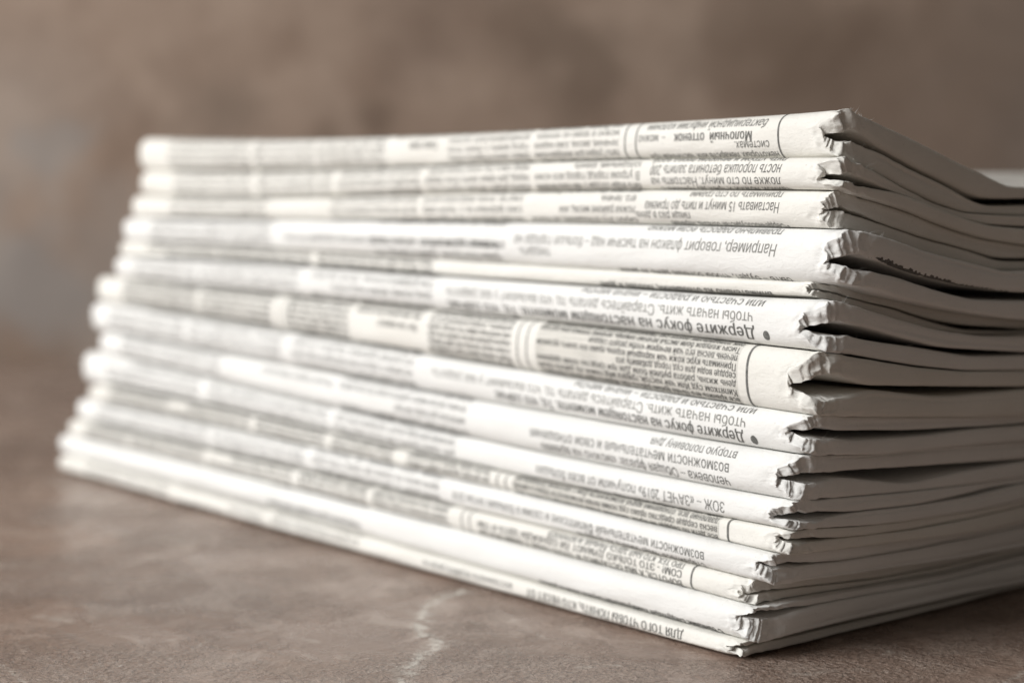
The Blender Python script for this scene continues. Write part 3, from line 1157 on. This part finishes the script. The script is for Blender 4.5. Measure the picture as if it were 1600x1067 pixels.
        pr.line(1.1, 'СОМ? - ЭТО ТОЛЬКО ДУМАЮТ ЛИ ОДНАЖДЫ ЗДЕСЬ И ТАМ', Y(1066), 2.1, Y(748) - Y(1066), bold=True)
        pr.line(-0.9, 'ВОРОТСЯ, А МЫ ОСТАЛИСЬ И ТЕПЛО НАШЕ С ВАМИ ВСЕГДА', Y(1066), 2.1, Y(748) - Y(1066), bold=True)
        pr.line(2.9, 'ПРО ТЕХ, КТО БЫЛ ЗДЕСЬ РАНЬШЕ И ВЕРНУЛСЯ', Y(1066), 2.0, Y(748) - Y(1066), bold=True)
        pr.line(-2.8, 'ДОРОГИЕ НАШИ ЧИТАТЕЛИ И ДРУЗЬЯ', Y(1066), 2.0, Y(748) - Y(1066), bold=True)
        set_columns(pr, [(700, 590), (575, 470), (455, 330), (318, 210), (200, 140)], 2.0, 1.9, 0.4)
    elif i == 13:
        pr.line(bot + 3.3, 'С банками: следующая коммунальная служба области района', Y(1125), 2.4, Y(840) - Y(1125), bold=True)
        pr.line(bot + 1.5, 'и ещё одна история о том, как это было', Y(1130), 2.2, Y(820) - Y(1130), bold=True)
        set_columns(pr, [(560, 420)], 2.2, 6.0, 1.0)
    elif i == 14:
        pr.line(0.9, 'ДЛЯ ТОГО ЧТОБЫ ПОНЯТЬ, КТО НЕСЕТ ОТ', Y(1068), 2.5, Y(822) - Y(1068), bold=True)
        pr.line(1.0, 'ветственность за работу двора на', Y(800), 2.4, Y(595) - Y(800))
        set_columns(pr, [(560, 430), (410, 280), (262, 140)], 2.4, 2.6, 0.9)


# ------------------------------------------------------------------ loose fibres on the torn corners and edges
def fibres(i, root, n):
    vs, fs = [], []
    r = random.Random(100 + i)
    for k in range(n):
        t = r.choice([r.uniform(0.004, 0.012), r.uniform(0.004, 0.08)])
        y = YA[i] + r.uniform(-0.0002, 0.0004)
        zt, zu, zl, zo = [float(q) for q in halves(i, np.array(t), np.array(YA[i]))]
        z = r.choice([zt - 0.0003, zt - 0.0002, zu + 0.0003, zl - 0.0002])
        p = np.array([BN[i] + t, y - 0.0002, z])
        d = np.array([r.uniform(-1, 1), r.uniform(-1.2, -0.2), r.uniform(-0.3, 1.0)])
        d /= np.linalg.norm(d)
        ln = r.uniform(0.0006, 0.0020)
        w = r.uniform(0.00002, 0.00004)
        bend = np.array([r.uniform(-1, 1), r.uniform(-1, 1), r.uniform(-1, 1)]) * 0.6
        base = len(vs)
        for q in range(4):
            f = q / 3
            c = p + (d + bend * f * f) * ln * f
            ww = w * (1 - 0.6 * f)
            for a in (0.5, 2.6, 4.7):
                vs.append(c + RT * cos(a) * ww + np.array([0, 0, 1]) * sin(a) * ww)
        for q in range(3):
            for a in range(3):
                a2 = (a + 1) % 3
                fs.append((base + q * 3 + a, base + q * 3 + a2, base + q * 3 + 3 + a2, base + q * 3 + 3 + a))
    o = mesh_obj('frayed_fibres', np.array(vs) - np.array(root.location), fs, PAPER['white'], root)
    o['kind'] = 'stuff'


for i, root in enumerate([o for o in C.objects if o.type == 'EMPTY']):
    fibres(i, root, 34 if i == 0 else 16)


# black print inside the fourth newspaper, showing where its upper half gapes
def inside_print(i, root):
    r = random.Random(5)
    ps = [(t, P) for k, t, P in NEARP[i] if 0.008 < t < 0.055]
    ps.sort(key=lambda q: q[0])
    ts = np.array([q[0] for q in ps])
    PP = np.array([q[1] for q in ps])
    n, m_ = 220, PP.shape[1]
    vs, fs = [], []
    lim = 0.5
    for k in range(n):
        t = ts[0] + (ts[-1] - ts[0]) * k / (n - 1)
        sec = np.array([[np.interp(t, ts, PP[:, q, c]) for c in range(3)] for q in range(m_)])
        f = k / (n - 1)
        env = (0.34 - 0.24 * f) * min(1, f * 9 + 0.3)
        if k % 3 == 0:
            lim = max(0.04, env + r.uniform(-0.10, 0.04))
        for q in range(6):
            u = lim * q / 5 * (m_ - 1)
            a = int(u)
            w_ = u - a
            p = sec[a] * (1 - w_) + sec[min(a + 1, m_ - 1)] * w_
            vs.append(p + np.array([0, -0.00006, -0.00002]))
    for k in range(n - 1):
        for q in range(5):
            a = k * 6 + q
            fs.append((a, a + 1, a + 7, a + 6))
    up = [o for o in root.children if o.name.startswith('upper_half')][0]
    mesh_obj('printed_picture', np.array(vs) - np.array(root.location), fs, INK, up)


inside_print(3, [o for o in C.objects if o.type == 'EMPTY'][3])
